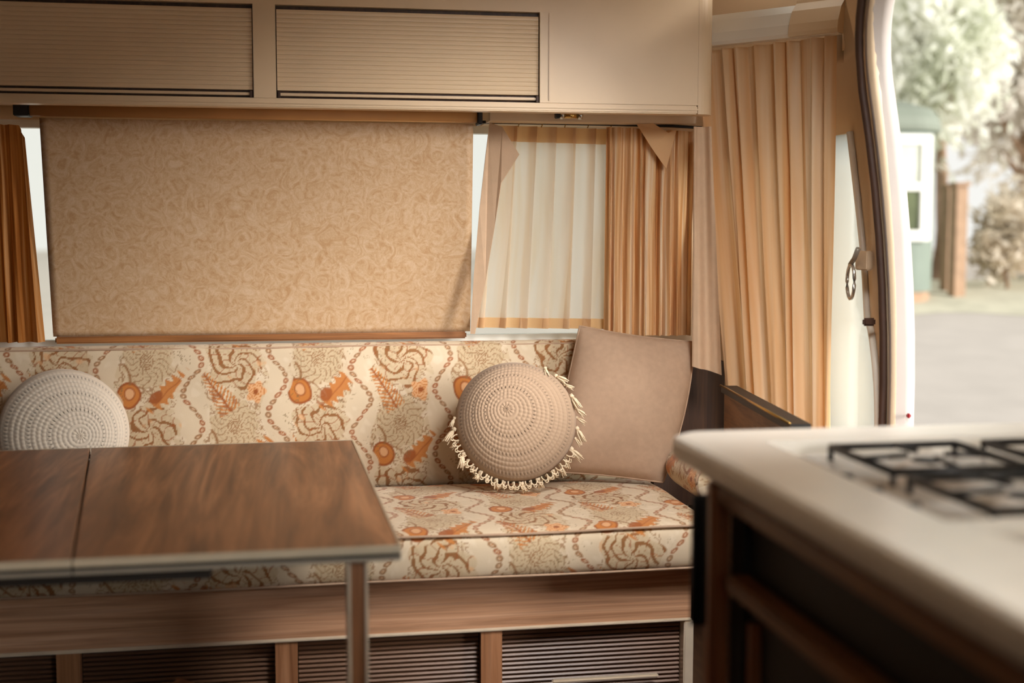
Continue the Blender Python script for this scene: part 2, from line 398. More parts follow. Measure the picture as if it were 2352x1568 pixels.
# windows of the end wall
def window(name, x0, x1, z0, z1, y, mull=()):
    w_ = struct(thing(name, 'white framed end window', 'window', ((x0+x1)/2, y, z0))); del w_['category']
    t = .022
    bs = [(x0, x1, y-.02, y+.02, z0, z0+t), (x0, x1, y-.02, y+.02, z1-t, z1), (x0, x0+t, y-.02, y+.02, z0+t, z1-t), (x1-t, x1, y-.02, y+.02, z0+t, z1-t)]
    bs += [(m-.014, m+.014, y-.018, y+.018, z0+t, z1-t) for m in mull]
    boxes('window_frame', bs, M['whiteframe'], w_)
    box('pane', (x0+t, x1-t, y-.002, y+.002, z0+t, z1-t), M['glass'], w_)
    adopt(w_); return w_
window('window_1', -1.08, .985, .895, 1.548, 3.81, (-.55, .42))
sl = box('window_sill', (-1.08, 1.0, 3.70, 3.79, .880, .8945), M['whiteframe'], bpy.data.objects['window_1'], .004)
adopt(bpy.data.objects['window_1'])
struct(boxes('added_window_galley', [(1.40, 1.47, KY0-.02, KY1+.02, KZ0-.04, KZ0), (1.33, 1.41, KY0-.02, KY1+.02, KZ1, KZ1+.03)], M['whiteframe']))  # frame of an unseen galley window added to let light in
struct(boxes('added_window_rear', [(-.16, .76, -1.3, -1.24, 1.05, 1.08), (-.16, .76, -1.3, -1.24, 1.72, 1.75)], M['whiteframe']))  # frame of an unseen rear window, added for the fill lamp

# ------------------------------------------------------------------ floral print, computed per point
_d = rng.normal(size=(14, 2)); _p = rng.uniform(0, 6.28, 14)
def wob(u, v, k):
    s = 0
    for i in range(14): s = s+np.sin((u*_d[i, 0]+v*_d[i, 1])*k*(1+.13*i)+_p[i])
    return s/14*1.9
def sstep(a, b, x): t = np.clip((x-a)/(b-a), 0, 1); return t*t*(3-2*t)
def lin(*c): return np.array(srgb(*c)[:3])
CREAM, ORANGE, RUST, BROWN, GREIGE, PALE, OLIVE, BLUSH = lin(210, 191, 162), lin(188, 118, 56), lin(150, 82, 38), lin(142, 98, 58), lin(196, 174, 140), lin(222, 206, 181), lin(124, 98, 62), lin(216, 166, 120)
def floral(u, v):
    S, V = .238, .375
    aa = .0016
    u = u+.005*wob(u, v, 22); v = v+.005*wob(v+3, u, 22)
    c = np.broadcast_to(CREAM, u.shape+(3,)).copy()
    def put(mask, col, op=1.0):
        nonlocal c
        m = (np.clip(mask, 0, 1)*op)[..., None]; c = c*(1-m)+col*m
    n1 = wob(u+1, v, 60); put(sstep(.1, .6, n1), PALE, .5)
    k = np.floor(u/S); lu = u-(k+.5)*S; lv = (v+(k % 2)*V/2) % V
    dv = lambda cc: ((lv-cc+V/2) % V)-V/2
    ins = lambda d: sstep(aa, -aa, d)          # d<0 inside
    band = lambda d, w_: sstep(w_+aa, w_-aa, np.abs(d))
    # soft beige undergrowth in the motif columns
    g = wob(u, v+5, 75)
    col = ins(np.abs(lu)-.083-.012*np.sin(lv*2*PI/(V/2)))
    put(col*sstep(-.15, .35, g), GREIGE, .75)
    f1 = wob(u+9, v, 95); put(col*band(f1, .11), BROWN, .7)
    # swirling brown flower
    x, y = lu, dv(.285); r = np.hypot(x, y); th = np.arctan2(y, x)
    m = ins(r-.078*(1+.16*np.sin(5*th+1)))
    put(m, GREIGE, .8)
    fld = np.sin(3*th+r*95+1.6*wob(u, v, 40)); put(m*band(fld, .42), BROWN, 1.0)
    put(m*band(np.sin(5*th-r*60+2*wob(v, u, 36)), .16), RUST, .7)
    put(m*sstep(.55, .9, wob(u+4, v+4, 52)), BLUSH, .7)
    # pale dahlia
    x, y = lu+.004, dv(.105); r = np.hypot(x, y*.9); th = np.arctan2(y, x)
    m = ins(r-.066*(1+.07*np.cos(11*th)))
    put(m, GREIGE, .95); put(m*band(np.sin(8*th+1.5*np.sin(r*120)), .26), BROWN, .7)
    put(m*band(np.sin(r*330+.8*np.cos(8*th)), .25), OLIVE, .35)
    put(ins(r-.02)*band(np.sin(r*700), .5), BROWN, .8)
    # tulip
    x, y = (lu+.056)/1.12, dv(.012)/1.12; q = np.hypot(x/.027, y/.031)
    put(ins((q-1)*.027), ORANGE); put(band((q-1)*.027, .0025), RUST); put(ins((np.hypot((x-.002)/.012, (y-.004)/.015)-1)*.012), BLUSH, .9); put(band((np.hypot((x-.002)/.012, (y-.004)/.015)-1)*.012, .0014), RUST)
    put(band(x-.018*np.sin(y*40)+.012, .0028)*ins(np.abs(y-.052)-.026), BROWN, .9)
    put(band(y-.02*np.sin(x*60), .0022)*ins(np.abs(x-.045)-.02), BROWN, .8)
    # orange leaf spray beside it
    x0, y0 = (lu-.052)/1.2, dv(.02)/1.2; a = .85; x = x0*math.cos(a)+y0*math.sin(a); y = -x0*math.sin(a)+y0*math.cos(a)
    th = np.arctan2(y, x); q = np.hypot(x/.05, y/.017)*(1+.3*np.sin(x*330))
    put(ins((q-1)*.017), ORANGE, .95); put(ins((np.hypot((x+.03)/.018, (y-.012)/.013)-1)*.013), RUST, .9); put(band(y, .0013)*ins(np.abs(x)-.045), RUST, .8)
    # feather fan
    x0, y0 = (lu+.052)/1.25, dv(.205)/1.25; a = -1.0; x = x0*math.cos(a)+y0*math.sin(a); y = -x0*math.sin(a)+y0*math.cos(a)
    w_ = .008+.016*sstep(-.06, .04, x)
    m = ins(np.abs(y)-w_)*ins(np.abs(x)-.056)
    put(m*band(np.sin(x*300+np.abs(y)*260), .62), ORANGE, .95); put(m*band(y, .002), RUST); put(m*sstep(.2, .7, wob(u, v, 80)), RUST, .7)
    # round orange blossom
    x, y = (lu-.056)/1.2, dv(.200)/1.2; r = np.hypot(x, y); th = np.arctan2(y, x); m = ins(r-.027*(.85+.16*np.cos(5*th)))
    put(m, BLUSH); put(m*band(np.sin(r*420+np.cos(5*th)), .42), ORANGE, .95); put(ins(r-.006), RUST)
    # curling tendrils
    put(band(wob(u+2, v+7, 120), .055)*sstep(.25, .6, wob(u, v, 30)), OLIVE, .7)
    # beaded chains that wave between the columns
    ph = np.round(u/S)
    d = u-(ph*S+.026*np.sin(v*2*PI/(V/2)+ph*2.1))
    put(ins(np.abs(d)-.022), CREAM, .85)
    step = .0185; b = (v/step) % 1.0; p = (b-.5)*step; idn = np.floor(v/step)
    ring = np.hypot(d, p*1.05)
    keep = (np.sin(idn*12.9898+ph*3.1)*43758.5) % 1.0
    put(band(ring-.0060, .0024), np.where((keep > .5)[..., None], RUST, BROWN), .95)
    put(ins(ring-.002), ORANGE, .8)
    put(band(d-.004, .0015)*(keep < .35), BROWN, .7)
    return c

# ------------------------------------------------------------------ the sofa
X0, X1 = -1.15, .985
so = thing('bench_base', 'pale walnut sofa base with metal trim and tambour fronts', 'sofa base', (-.1, 3.05, 0))
box('front_rail', (X0, X1, 3.05, 3.075, .236, .370), M['rail'], so)
box('top_trim', (X0, X1, 3.044, 3.085, .3701, .3785), M['alu'], so, .0025)
box('bottom_trim', (X0, X1, 3.044, 3.08, .2275, .2359), M['alu'], so, .0025)
box('deck', (X0, X1+.05, 3.0851, 3.70, .355, .376), M['wood_and_shadow'], so)
box('end_stile', (.966, .992, 3.046, 3.09, .01, .2274), M['alu'], so, .003)
for a in (-.585, -.072, .437): box('post', (a, a+.054, 3.052, 3.08, .012, .2274), M['post'], so)
box('plinth', (X0, X1, 3.06, 3.09, .001, .0115), M['wood_and_shadow'], so)
box('back_board', (X0, X1, 3.098, 3.11, .012, .354), M['darkpanel'], so)
box('door_pull', (.62, .90, 3.046, 3.062, .082, .091), M['alu'], so, .003)
pit = .0116
for (a, b) in ((X0, -.586), (-.530, -.073), (-.017, .436), (.492, .9655)):
    sm = None
    for i in range(18):
        z = .0235+i*pit
        if sm is None:
            sl_ = []
            w0, w1 = a+.001, b-.001
            prof = [(3.088, -.0048), (3.083, -.0040), (3.0795, 0), (3.083, .0040), (3.088, .0048), (3.094, .0048), (3.094, -.0048)]
            V = [(xx, yy, zz) for xx in (w0, w1) for yy, zz in prof]; n = len(prof)
            Fq = [(j, (j+1) % n, n+(j+1) % n, n+j) for j in range(n)]+[tuple(range(n))[::-1], tuple(range(n, 2*n))]
            s0 = from_data('slat', V, Fq, M['slat'], so, False); sm = s0.data; s0.location.z = z
        else:
            s0 = bpy.data.objects.new('slat', sm); COL.objects.link(s0); s0.parent = so; s0.location.z = z
adopt(so)
# seat cushion: one long floral pad with piping
def profile_pts(keys, ds):
    out = [np.array(keys[0], float)]
    for a, b in zip(keys[:-1], keys[1:]):
        a = np.array(a, float); b = np.array(b, float); n = max(1, int(round(np.linalg.norm(b-a)/ds)))
        for i in range(1, n+1): out.append(a+(b-a)*i/n)
    return np.array(out)
def rounded(keys, it=2):
    k = [np.array(q, float) for q in keys]
    for _ in range(it):
        n = [k[0]]
        for a, b in zip(k[:-1], k[1:]): n += [a*.75+b*.25, a*.25+b*.75]
        k = n+[k[-1]]
    return k
def arclen(p): return np.concatenate([[0], np.cumsum(np.linalg.norm(np.diff(p, axis=0), axis=1))])
seat = thing('seat_cushion', 'long floral seat cushion in cream and orange on walnut base', 'cushion', (-.1, 3.2, .3786))
DS = .0031
pf = profile_pts(rounded([(3.60, .379), (3.64, .40), (3.645, .47), (3.60, .497), (3.40, .507), (3.15, .508), (3.02, .502), (2.985, .494), (2.968, .478), (2.964, .44), (2.970, .40), (2.985, .383), (3.02, .379)], 2), DS)
vs = arclen(pf); us = np.arange(X0, X1+.03, DS)
U_, V_ = np.meshgrid(us, vs, indexing='ij')
wv = .004*wob(U_, V_, 7)
ins_ = np.minimum(1, np.minimum(U_-X0, X1+.03-U_)/.02); ins_ = .86+.14*np.sqrt(np.clip(ins_*(2-ins_), 0, 1))
P = np.stack([U_, 3.3+(pf[None, :, 0]-3.3)*(.97+.03*ins_), .379+(pf[None, :, 1]-.379)*ins_+wv*(pf[None, :, 1] > .39)], -1)
grid_mesh('cover', P[::-1], M['floral'], seat, True, None, floral(U_+.03, -V_+.2)[::-1])
tube('piping', [(x, 2.972, .4935+.002*math.sin(x*9)) for x in np.linspace(X0+.01, X1+.02, 60)], .0035, M['linen'], seat, 6)
tube('piping', [(x, 2.972, .388+.001*math.sin(x*7)) for x in np.linspace(X0+.01, X1+.02, 60)], .003, M['linen'], seat, 6)
for sx in (X0+.001, X1+.029):
    from_data('end_panel', [(sx, 3.0+(q[0]-3.0)*.96, .379+(q[1]-.379)*.86) for q in pf[::6]], [tuple(range(len(pf[::6])))], M['linen'], seat)
adopt(seat)
back = thing('back_cushion', 'floral sofa backrest cushion in cream and orange below roller shade', 'cushion', (-.05, 3.68, .5))
BX1 = 1.06
pf = profile_pts(rounded([(3.69, .47), (3.655, .478), (3.640, .50), (3.636, .58), (3.638, .80), (3.640, .875), (3.650, .902), (3.675, .910), (3.70, .905)], 2), DS)
vs = arclen(pf); us = np.arange(X0, BX1, DS)
U_, V_ = np.meshgrid(us, vs, indexing='ij')
wv = .004*wob(U_, V_, 9)-.006*np.sin(np.clip(V_/.43, 0, 1)*PI)
P = np.stack([U_, pf[None, :, 0]+wv, np.broadcast_to(pf[None, :, 1], U_.shape)], -1)
grid_mesh('cover', P, M['floral'], back, True, None, floral(U_+.305-.238, V_+.055))
tube('piping', [(x, 3.652, .8985+.0015*math.sin(x*8)) for x in np.linspace(X0, BX1, 60)], .0035, M['linen'], back, 6)
box('back_panel', (X0, BX1, 3.70, 3.715, .40, .885), M['linen'], back)
adopt(back)

# ------------------------------------------------------------------ cushions
def crochet(name, label, cat, c, R, T, yaw, tilt, seed, shift=(0, 0), base=(162, 138, 114)):
    """round crocheted pillow facing -y before it is turned; c = centre"""
    root = thing(name, label, cat, c)
    root.rotation_euler = (tilt, 0, yaw)
    nr, ns = 110, 384
    r = np.linspace(0.001, 1, nr)[:, None]*np.ones((1, ns)); a = (np.linspace(0, 2*PI, ns)[None, :])*np.ones((nr, 1))
    rad = r*R*(1+.008*np.sin(3*a+seed)+.01*np.sin(2*a+seed*2))
    h = T*np.power(np.clip(1-r**2.6, 0, 1), .62)
    pitch = .0105; q = rad/pitch; row = np.floor(q); ph = q-row
    kind = row.astype(int) % 4
    bump = .0021*np.abs(np.sin(ph*PI))*(r < .97)
    cnt = np.maximum(12, np.round(2*PI*row*pitch/.0098))
    st = np.sin(a*cnt+row*1.3)
    bump += .0007*np.sin(a*cnt*1.0+row)*(kind != 2)
    hole = (kind == 2)*np.clip(st*1.6-.5, 0, 1)*np.clip(np.sin(ph*PI)*1.7-.6, 0, 1)*(row > 3)
    h2 = h+bump*np.clip((1-r)*14, 0, 1)-.004*hole*np.clip((1-r)*14, 0, 1)
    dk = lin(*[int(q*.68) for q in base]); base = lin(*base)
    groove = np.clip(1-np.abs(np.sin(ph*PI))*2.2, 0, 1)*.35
    m = np.clip(hole*.95+groove, 0, 1)[..., None]  # dark lining in holes; shade of holes and furrows put into the colour
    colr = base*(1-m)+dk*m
    P = np.stack([rad*np.cos(a)+shift[0]*(1-r**1.5), -h2, rad*np.sin(a)+shift[1]*(1-r**1.5)], -1)
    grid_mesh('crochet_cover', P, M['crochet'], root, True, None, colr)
    r2 = np.linspace(1, .001, 24)[:, None]*np.ones((1, 96)); a2 = np.linspace(0, 2*PI, 96)[None, :]+np.zeros((24, 1))
    rd2 = r2*R*(1+.008*np.sin(3*a2+seed)+.01*np.sin(2*a2+seed*2))
    h = T*.45*np.power(np.clip(1-r2**2.6, 0, 1), .62)
    grid_mesh('back_cover', np.stack([rd2*np.cos(a2), h, rd2*np.sin(a2)], -1), M['linen'], root)
    return root
def tassels(root, R, angles, length, sag):
    """knotted cotton tassels hanging from the rim"""
    lst = []; n = 9
    lst.append(([(0, 0, .002), (0, 0, -.006)], [.0055, .0065]))
    for i in range(n):
        a = 2*PI*i/n; rr = .0075 if i else .001
        lst.append(([(0, 0, -.005), (rr*.6*math.cos(a), rr*.6*math.sin(a), -.016), (rr*math.cos(a+.3), rr*math.sin(a+.3), -length*(.9+.12*math.sin(i*2.3)))], [.0022, .0024, .0014]))
    me = None
    for j, an in enumerate(angles):
        if me is None:
            t = tubes('tassel', lst, M['tassel'], root, 5); me = t.data
        else:
            t = bpy.data.objects.new('tassel', me); COL.objects.link(t); t.parent = root
        t.location = ((R+.004)*math.cos(an), -.004+.006*math.sin(j*1.7), (R+.004)*math.sin(an)); t['placed'] = 1
        # hangs outward near the rim, drooping with gravity
        out = Vector((math.cos(an), -.25, math.sin(an))); g = Vector((0, -.1, -1)); d = (out*(1-sag)+g*sag+Vector((.25*math.sin(j*2.1), 0, 0))).normalized()
        t.rotation_euler = (-d).to_track_quat('Z', 'Y').to_euler()
        s = .9+.25*math.sin(j*3.7); t.scale = (s, s, s)
rp = crochet('crochet_pillow', 'round beige crochet pillow with tassel fringe leaning on square pillow', 'pillow', (.590, 3.425, .702), .168, .080, math.radians(-3), math.radians(-13), 1.0, (-.034, .028))
tassels(rp, .168, [math.radians(d) for d in (12, 3, -7, -17, -27, -37, -46, -150, -162, -174, 176, 60, 48, 36, 24)], .044, .55)
tassels(rp, .168, [math.radians(d) for d in range(-142, -52, 8)], .026, .25)
def lace(root, R, a0, a1, n):
    lst = []
    for i in range(n):
        a = a0+(a1-a0)*(i+.5)/n; w_ = (a1-a0)/n*.55
        pts = []
        for k in range(9):
            t = PI*k/8; rr = R+.001+.016*math.sin(t); aa = a-w_*math.cos(t)
            pts.append((rr*math.cos(aa), -.012-.004*math.sin(t)+.003*math.sin(i*2.2), rr*math.sin(aa)))
        lst.append((pts, .0021))
        pts = [((R+.017+.006*math.sin(PI*k/6))*math.cos(a+w_*(k-3)/5), -.018, (R+.017+.006*math.sin(PI*k/6))*math.sin(a+w_*(k-3)/5)) for k in range(7)]
        lst.append((pts, .0017))
    o = tubes('lace_edging', lst, M['tassel'], root, 5); return o
lace(rp, .168, math.radians(-168), math.radians(-30), 26)
lp = crochet('crochet_pillow', 'round white crochet pillow behind the dining table', 'pillow', (-.632, 3.50, .690), .170, .085, math.radians(12), math.radians(-8), 2.2, (.038, -.01), (226, 214, 196))
# square linen pillow: four corners set where it leans in the sofa corner
sq = thing('square_pillow', 'plain square beige linen pillow leaning in sofa corner', 'pillow', (.90, 3.47, .51))
cn = {'TL': Vector((.808, 3.585, .955)), 'TR': Vector((1.150, 3.555, .905)), 'BR': Vector((1.020, 3.43, .513)), 'BL': Vector((.692, 3.53, .537))}
n = 44
def pillow_pt(s, t, side):
    # edges draw in between the corners
    e = .022
    s2 = s; t2 = t
    ds = e*math.sin(PI*t)*(1-2*s); dt = e*math.sin(PI*s)*(1-2*t)
    s2 += ds*.6; t2 += dt*.6
    b = (cn['BL']*(1-s2)+cn['BR']*s2)*(1-t2)+(cn['TL']*(1-s2)+cn['TR']*s2)*t2
    # slightly convex right flank as in a well filled pillow
    b += Vector((.022*math.sin(PI*t)*s**3, 0, 0))
    nrm = Vector((-.12, -.95, .30)).normalized()
    f = (max(0, 1-abs(2*s-1)**2.4)*max(0, 1-abs(2*t-1)**2.4))**.55
    wr_ = .003*math.sin(9*s+5*t)*f+.002*math.sin(17*t-6*s)*f
    return b+nrm*((.075*f+wr_)*side)
Pf = np.array([[pillow_pt(i/n, j/n, 1) for j in range(n+1)] for i in range(n+1)])
Pb = np.array([[pillow_pt(i/n, j/n, -.55) for j in range(n+1)] for i in range(n+1)])
grid_mesh('front_cover', Pf, M['linen'], sq); grid_mesh('back_cover', Pb[::-1], M['linen'], sq)
edge = [Pf[i, 0] for i in range(n)]+[Pf[n, j] for j in range(n)]+[Pf[n-i, n] for i in range(n)]+[Pf[0, n-j] for j in range(n)]
tube('seam', edge, .0028, M['linen'], sq, 6, True)
adopt(sq)
# floral bolster whose end peeps out beside the partition
bo = thing('floral_bolster', 'small floral bolster tucked beside the square pillow and partition', 'bolster', (1.075, 3.25, .51))
a = np.linspace(0, 2*PI, 140); yb = np.concatenate([np.full(14, 3.12), np.linspace(3.12, 3.40, 90), np.full(14, 3.40)])
rb = np.concatenate([np.linspace(.002, .052, 14), .052+.006*np.sqrt(np.clip(1-np.abs(np.linspace(-1, 1, 90))**6, 0, 1)), np.linspace(.052, .002, 14)])
A_, I_ = np.meshgrid(a, np.arange(len(yb)), indexing='ij')
P = np.stack([1.072+rb[I_]*np.cos(A_), yb[I_]-.012*(1-(rb[I_]/.058))*(I_ < 20), .571+rb[I_]*np.sin(A_)], -1)
grid_mesh('cover', P, M['floral'], bo, True, None, floral(A_*.058, yb[I_]+rb[I_]*.8))
tube('piping', [(1.072+.054*math.cos(t), 3.12, .571+.054*math.sin(t)) for t in np.linspace(0, 2*PI, 30)[:-1]], .003, M['linen'], bo, 6, True)
adopt(bo)

# ------------------------------------------------------------------ partition at the sofa end, and dark panels that put shade in the lower corner
pt = thing('end_partition', 'low tan veneer partition with dark top trim beside the doorway', 'partition', (1.13, 3.0, 0))
from_pts = [(1.160, 3.315), (1.078, 2.62), (1.106, 2.617), (1.188, 3.312)]
prism('panel', from_pts, .001, .785, M['partition'], pt)
prism('top_trim', [(1.152, 3.322), (1.068, 2.612), (1.114, 2.607), (1.196, 3.317)], .7852, .803, M['black'], pt)
tube('bead', [(1.150, 3.322, .8045), (1.066, 2.612, .8045)], .003, M['brass'], pt, 6)
adopt(pt)
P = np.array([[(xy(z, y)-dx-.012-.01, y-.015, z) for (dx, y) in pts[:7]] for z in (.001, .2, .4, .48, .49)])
struct(box('shadow_panel', (1.075, 1.30, 3.715, 3.77, .38, .83), M['wood_and_shadow']))  # dark panel put in where the corner lies in shade
lining = grid_mesh('shadow_lining', P, M['wood_and_shadow']); struct(lining); m_ = lining.modifiers.new('t', 'SOLIDIFY'); m_.thickness = .01; m_.offset = 1

# ------------------------------------------------------------------ overhead cabinets
FY = 3.40
oc = thing('overhead_cabinet', 'cream overhead cabinet with ribbed tambour doors above the window', 'cabinet', (-.05, 3.6, 1.555))
box('carcass', (-1.24, 1.10, FY+.05, 3.775, 1.605, 1.998), M['cream'], oc)
box('bottom_rail', (-1.24, 1.10, FY, FY+.05, 1.556, 1.580), M['cream'], oc, .003)
box('bottom_board', (-1.24, 1.10, FY+.0501, 3.775, 1.585, 1.604), M['cream'], oc)
box('top_rail', (-1.24, 1.10, FY, FY+.05, 1.822, 1.998), M['cream'], oc)
box('stile', (-.112, -.054, FY, FY+.05, 1.5801, 1.8219), M['cream'], oc)
box('blank_panel', (.652, 1.10, FY, FY+.05, 1.5801, 1.8219), M['cream'], oc)
box('bead_strip', (.676, .684, FY-.003, FY, 1.585, 1.82), M['cream'], oc, .001)
box('bead_strip', (-1.24, 1.10, FY-.004, FY, 1.565, 1.572), M['cream'], oc, .0015)
# rounded end post
ang = np.linspace(-PI/2, 0, 8)
poly = [(1.1005, 3.46), (1.1005, FY)]+[(1.11+.04*math.cos(t), FY+.04+.04*math.sin(t)) for t in ang]+[(1.15, 3.46)]
prism('end_post', poly, 1.556, 1.998, M['cream'], oc)
for di, (a, b) in enumerate(((-1.235, -.1125), (-.0535, .6515))):
    d = thing('tambour_door', '', 'x', ((a+b)/2, FY, 1.6)); del d['label']; del d['category']
    d.parent = oc; d['placed'] = 1; d.location = Vector(((a+b)/2, FY, 1.6))-oc.location
    cx = (a+b)/2; hw = (b-a)/2-.0022
    box('backing', (-hw-.002, hw+.002, .022, .028, -.0198, .2215), M['wood_and_shadow'], d)
    prof = [(.0094, -.00580), (.0083, -.0050), (.0075, 0), (.0083, .0050), (.0094, .00580), (.0215, .00580), (.0215, -.00580)]
    V = [(xx, yy, zz) for xx in (-hw, hw) for yy, zz in prof]; k = len(prof)
    Fq = [(j, (j+1) % k, k+(j+1) % k, k+j) for j in range(k)]+[tuple(range(k))[::-1], tuple(range(k, 2*k))]
    me = None
    for i in range(18):
        z = .0065+.0117*i
        if me is None: s = from_data('slat', V, Fq, M['cream'], d, False); me = s.data
        else: s = bpy.data.objects.new('slat', me); COL.objects.link(s); s.parent = d
        s.location.z = z
    box('pull_lip', (-hw+.003, hw-.003, .001, .0214, -.0135, -.0065), M['cream'], d, .002)
    for sx in (-hw+.001, hw-.008): box('corner_stop', (sx, sx+.007, -.003, .02, -.0195, -.002), M['gasket'], d, .001)
adopt(oc)
# little brass reading light under the cabinet
bl = thing('reading_light', 'small brass downlight fixed under the overhead cabinet', 'lamp', (.765, 3.555, 1.555))
tube('lamp_barrel', [(.748, 3.54, 1.562), (.790, 3.54, 1.562)], .0105, M['brass'], bl, 12)
tube('end_cap', [(.790, 3.54, 1.562), (.802, 3.54, 1.562)], .013, M['chrome'], bl, 12)
tube('end_cap', [(.738, 3.54, 1.562), (.748, 3.54, 1.562)], .013, M['chrome'], bl, 12)
box('bracket', (.725, .737, 3.53, 3.56, 1.552, 1.5845), M['black'], bl, .002)
adopt(bl)

# ------------------------------------------------------------------ roller shade
rs = thing('roller_shade', 'mottled tan parchment roller shade pulled down over end window', 'roller shade', (-.1, 3.66, .92))
SY0, SY1 = 3.615, 3.735
xs = np.linspace(-.692, .498, 60); tz = np.linspace(0, 1, 40)
P = np.array([[(x+(.006*(1-t) if x > 0 else -.004*(1-t)), SY1+(SY0-SY1)*t+.003*math.sin(x*5+t*3), .932+(1.538-.932)*t) for t in tz] for x in xs])
grid_mesh('blind_sheet', P, M['shade'], rs, True, None, None, .002)
tube('roller', [(-.712, 3.602, 1.560), (.506, 3.602, 1.560)], .019, M['roller'], rs, 16)
box('bracket', (.5075, .520, 3.575, 3.635, 1.535, 1.5845), M['black'], rs, .002)
box('bracket', (-.752, -.7125, 3.575, 3.635, 1.540, 1.5845), M['black'], rs, .002)
box('hem_bar', (-.690, .492, 3.726, 3.744, .9115, .9315), M['shade_bar'], rs, .004)
adopt(rs)

# ------------------------------------------------------------------ curtains
def curtain(name, label, top, bot, folds, amp_t, amp_b, mat, group=None, sharp=1.0, jit=.35, nu=160, nv=36, hem=None, seed=1, lap=0.0):
    """top / bot: polylines (x,y,z) of the heading and the hem; pleats along the local normal"""
    R_ = np.random.default_rng(seed)
    top = np.array(top, float); bot = np.array(bot, float)
    def along(p, s):
        d = arclen(p); d = d/d[-1]
        return np.stack([np.interp(s, d, p[:, i]) for i in range(3)], -1)
    s = np.linspace(0, 1, nu); t = np.linspace(0, 1, nv)
    s_ = np.clip(s+lap/(2*PI*folds)*np.sin(2*PI*folds*s+.5), 0, 1)
    A = along(top, s_); B = along(bot, s_)
    L_ = arclen(A)[-1]
    tan = np.gradient(.5*(along(top, s)+along(bot, s)), axis=0); nrm = np.stack([tan[:, 1], -tan[:, 0], np.zeros(nu)], -1); nrm /= np.linalg.norm(nrm, axis=1)[:, None]+1e-9
    ph1, ph2 = R_.uniform(0, 6.28, 2)
    fs = s+.30*jit/folds*np.sin(2*PI*folds*.37*s+ph1)+.2*jit/folds*np.sin(2*PI*folds*.61*s+ph2)
    Pp = np.zeros((nu, nv, 3)); uv = np.zeros((nu, nv, 2))
    for j, tt in enumerate(t):
        am = amp_t+(amp_b-amp_t)*tt
        sh = .06/folds*np.sin(3*tt+ph1)
        wv_ = np.sin(2*PI*folds*(fs+sh)); wv_ = np.sign(wv_)*np.abs(wv_)**sharp
        wv2 = np.sin(2*PI*folds*2.3*(fs-sh)+ph2)*.22
        Pp[:, j] = A*(1-tt)+B*tt+nrm*((wv_+wv2)*am)[:, None]
        uv[:, j, 0] = s*L_*1.6+.004*np.sin(6*tt+ph2); uv[:, j, 1] = tt*.8
    mid = top.mean(0)*.5+bot.mean(0)*.5
    root = thing(name, label, 'curtain', (float(mid[0]), float(mid[1]), float(bot[:, 2].min())), group)
    grid_mesh('cloth', Pp, mat, root, True, uv)
    if hem:
        for (j0, j1) in hem:
            Q = Pp[:, j0:j1].copy()+nrm[:, None, :]*.0025
            grid_mesh('hem', Q, M['hem_lit'] if mat in (M['curtain_lit'],) else mat, root, True, uv[:, j0:j1])
    return root, Pp
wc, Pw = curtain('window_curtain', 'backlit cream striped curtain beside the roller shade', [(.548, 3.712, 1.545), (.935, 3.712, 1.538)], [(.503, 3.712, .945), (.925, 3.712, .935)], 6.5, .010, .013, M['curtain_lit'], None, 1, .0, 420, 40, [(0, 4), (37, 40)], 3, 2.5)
fl = [(.553, .0, 1.548), (.590, -.012, 1.535), (.637, -.03, 1.455), (.585, -.025, 1.372), (.565, -.02, 1.24), (.538, -.016, 1.08), (.508, -.01, .93), (.495, -.006, .93), (.505, -.008, 1.10), (.522, -.01, 1.30), (.540, -.006, 1.45)]
bm = bmesh.new(); vs_ = [bm.verts.new((x, 3.668+dy, z)) for x, dy, z in fl]; bm.faces.new(vs_); bmesh.ops.triangulate(bm, faces=bm.faces[:])
ff = bm_obj('folded_edge', bm, M['lining'], wc); m_ = ff.modifiers.new('t', 'SOLIDIFY'); m_.thickness = .003
adopt(wc)
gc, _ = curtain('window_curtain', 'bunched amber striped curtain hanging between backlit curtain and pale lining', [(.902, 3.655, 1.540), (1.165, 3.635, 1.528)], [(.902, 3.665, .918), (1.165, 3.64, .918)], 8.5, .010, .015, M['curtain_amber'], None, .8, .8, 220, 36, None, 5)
from_data('turned_heading', [(.985, 3.620, 1.545), (1.03, 3.606, 1.548), (1.075, 3.60, 1.520), (1.10, 3.600, 1.530), (1.07, 3.602, 1.415), (1.025, 3.60, 1.475)], [(0, 1, 2, 5), (2, 3, 4, 5)], M['hem_lit'], gc).modifiers.new('t', 'SOLIDIFY').thickness = .003
adopt(gc)
pc, _ = curtain('window_curtain', 'pale beige curtain lining hanging beside amber curtain with loose hem', [(1.120, 3.50, 1.53), (1.168, 3.485, 1.53)], [(1.124, 3.50, .84), (1.208, 3.485, .815)], 1.4, .008, .016, M['lining'], None, 1, .3, 60, 30, None, 8)
adopt(pc)
cc, _ = curtain('corner_curtain', 'long cream and ochre striped curtain in corner beside the doorway', [(1.155, 3.555, 1.753), (1.27, 3.44, 1.753), (1.425, 3.225, 1.753)], [(1.275, 3.575, .66), (1.34, 3.38, .66), (1.385, 3.10, .66)], 7.5, .013, .020, M['curtain_big'], None, .85, .6, 300, 48, None, 12)
adopt(cc)
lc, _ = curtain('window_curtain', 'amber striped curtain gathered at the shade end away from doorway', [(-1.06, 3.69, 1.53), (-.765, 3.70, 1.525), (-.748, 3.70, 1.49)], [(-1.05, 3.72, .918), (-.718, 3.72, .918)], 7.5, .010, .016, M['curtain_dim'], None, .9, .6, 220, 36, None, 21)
adopt(lc)
rod = thing('curtain_rail', 'thin dark curtain rail sagging under the lintel above curtains', 'curtain rail', (.87, 3.67, 1.53))
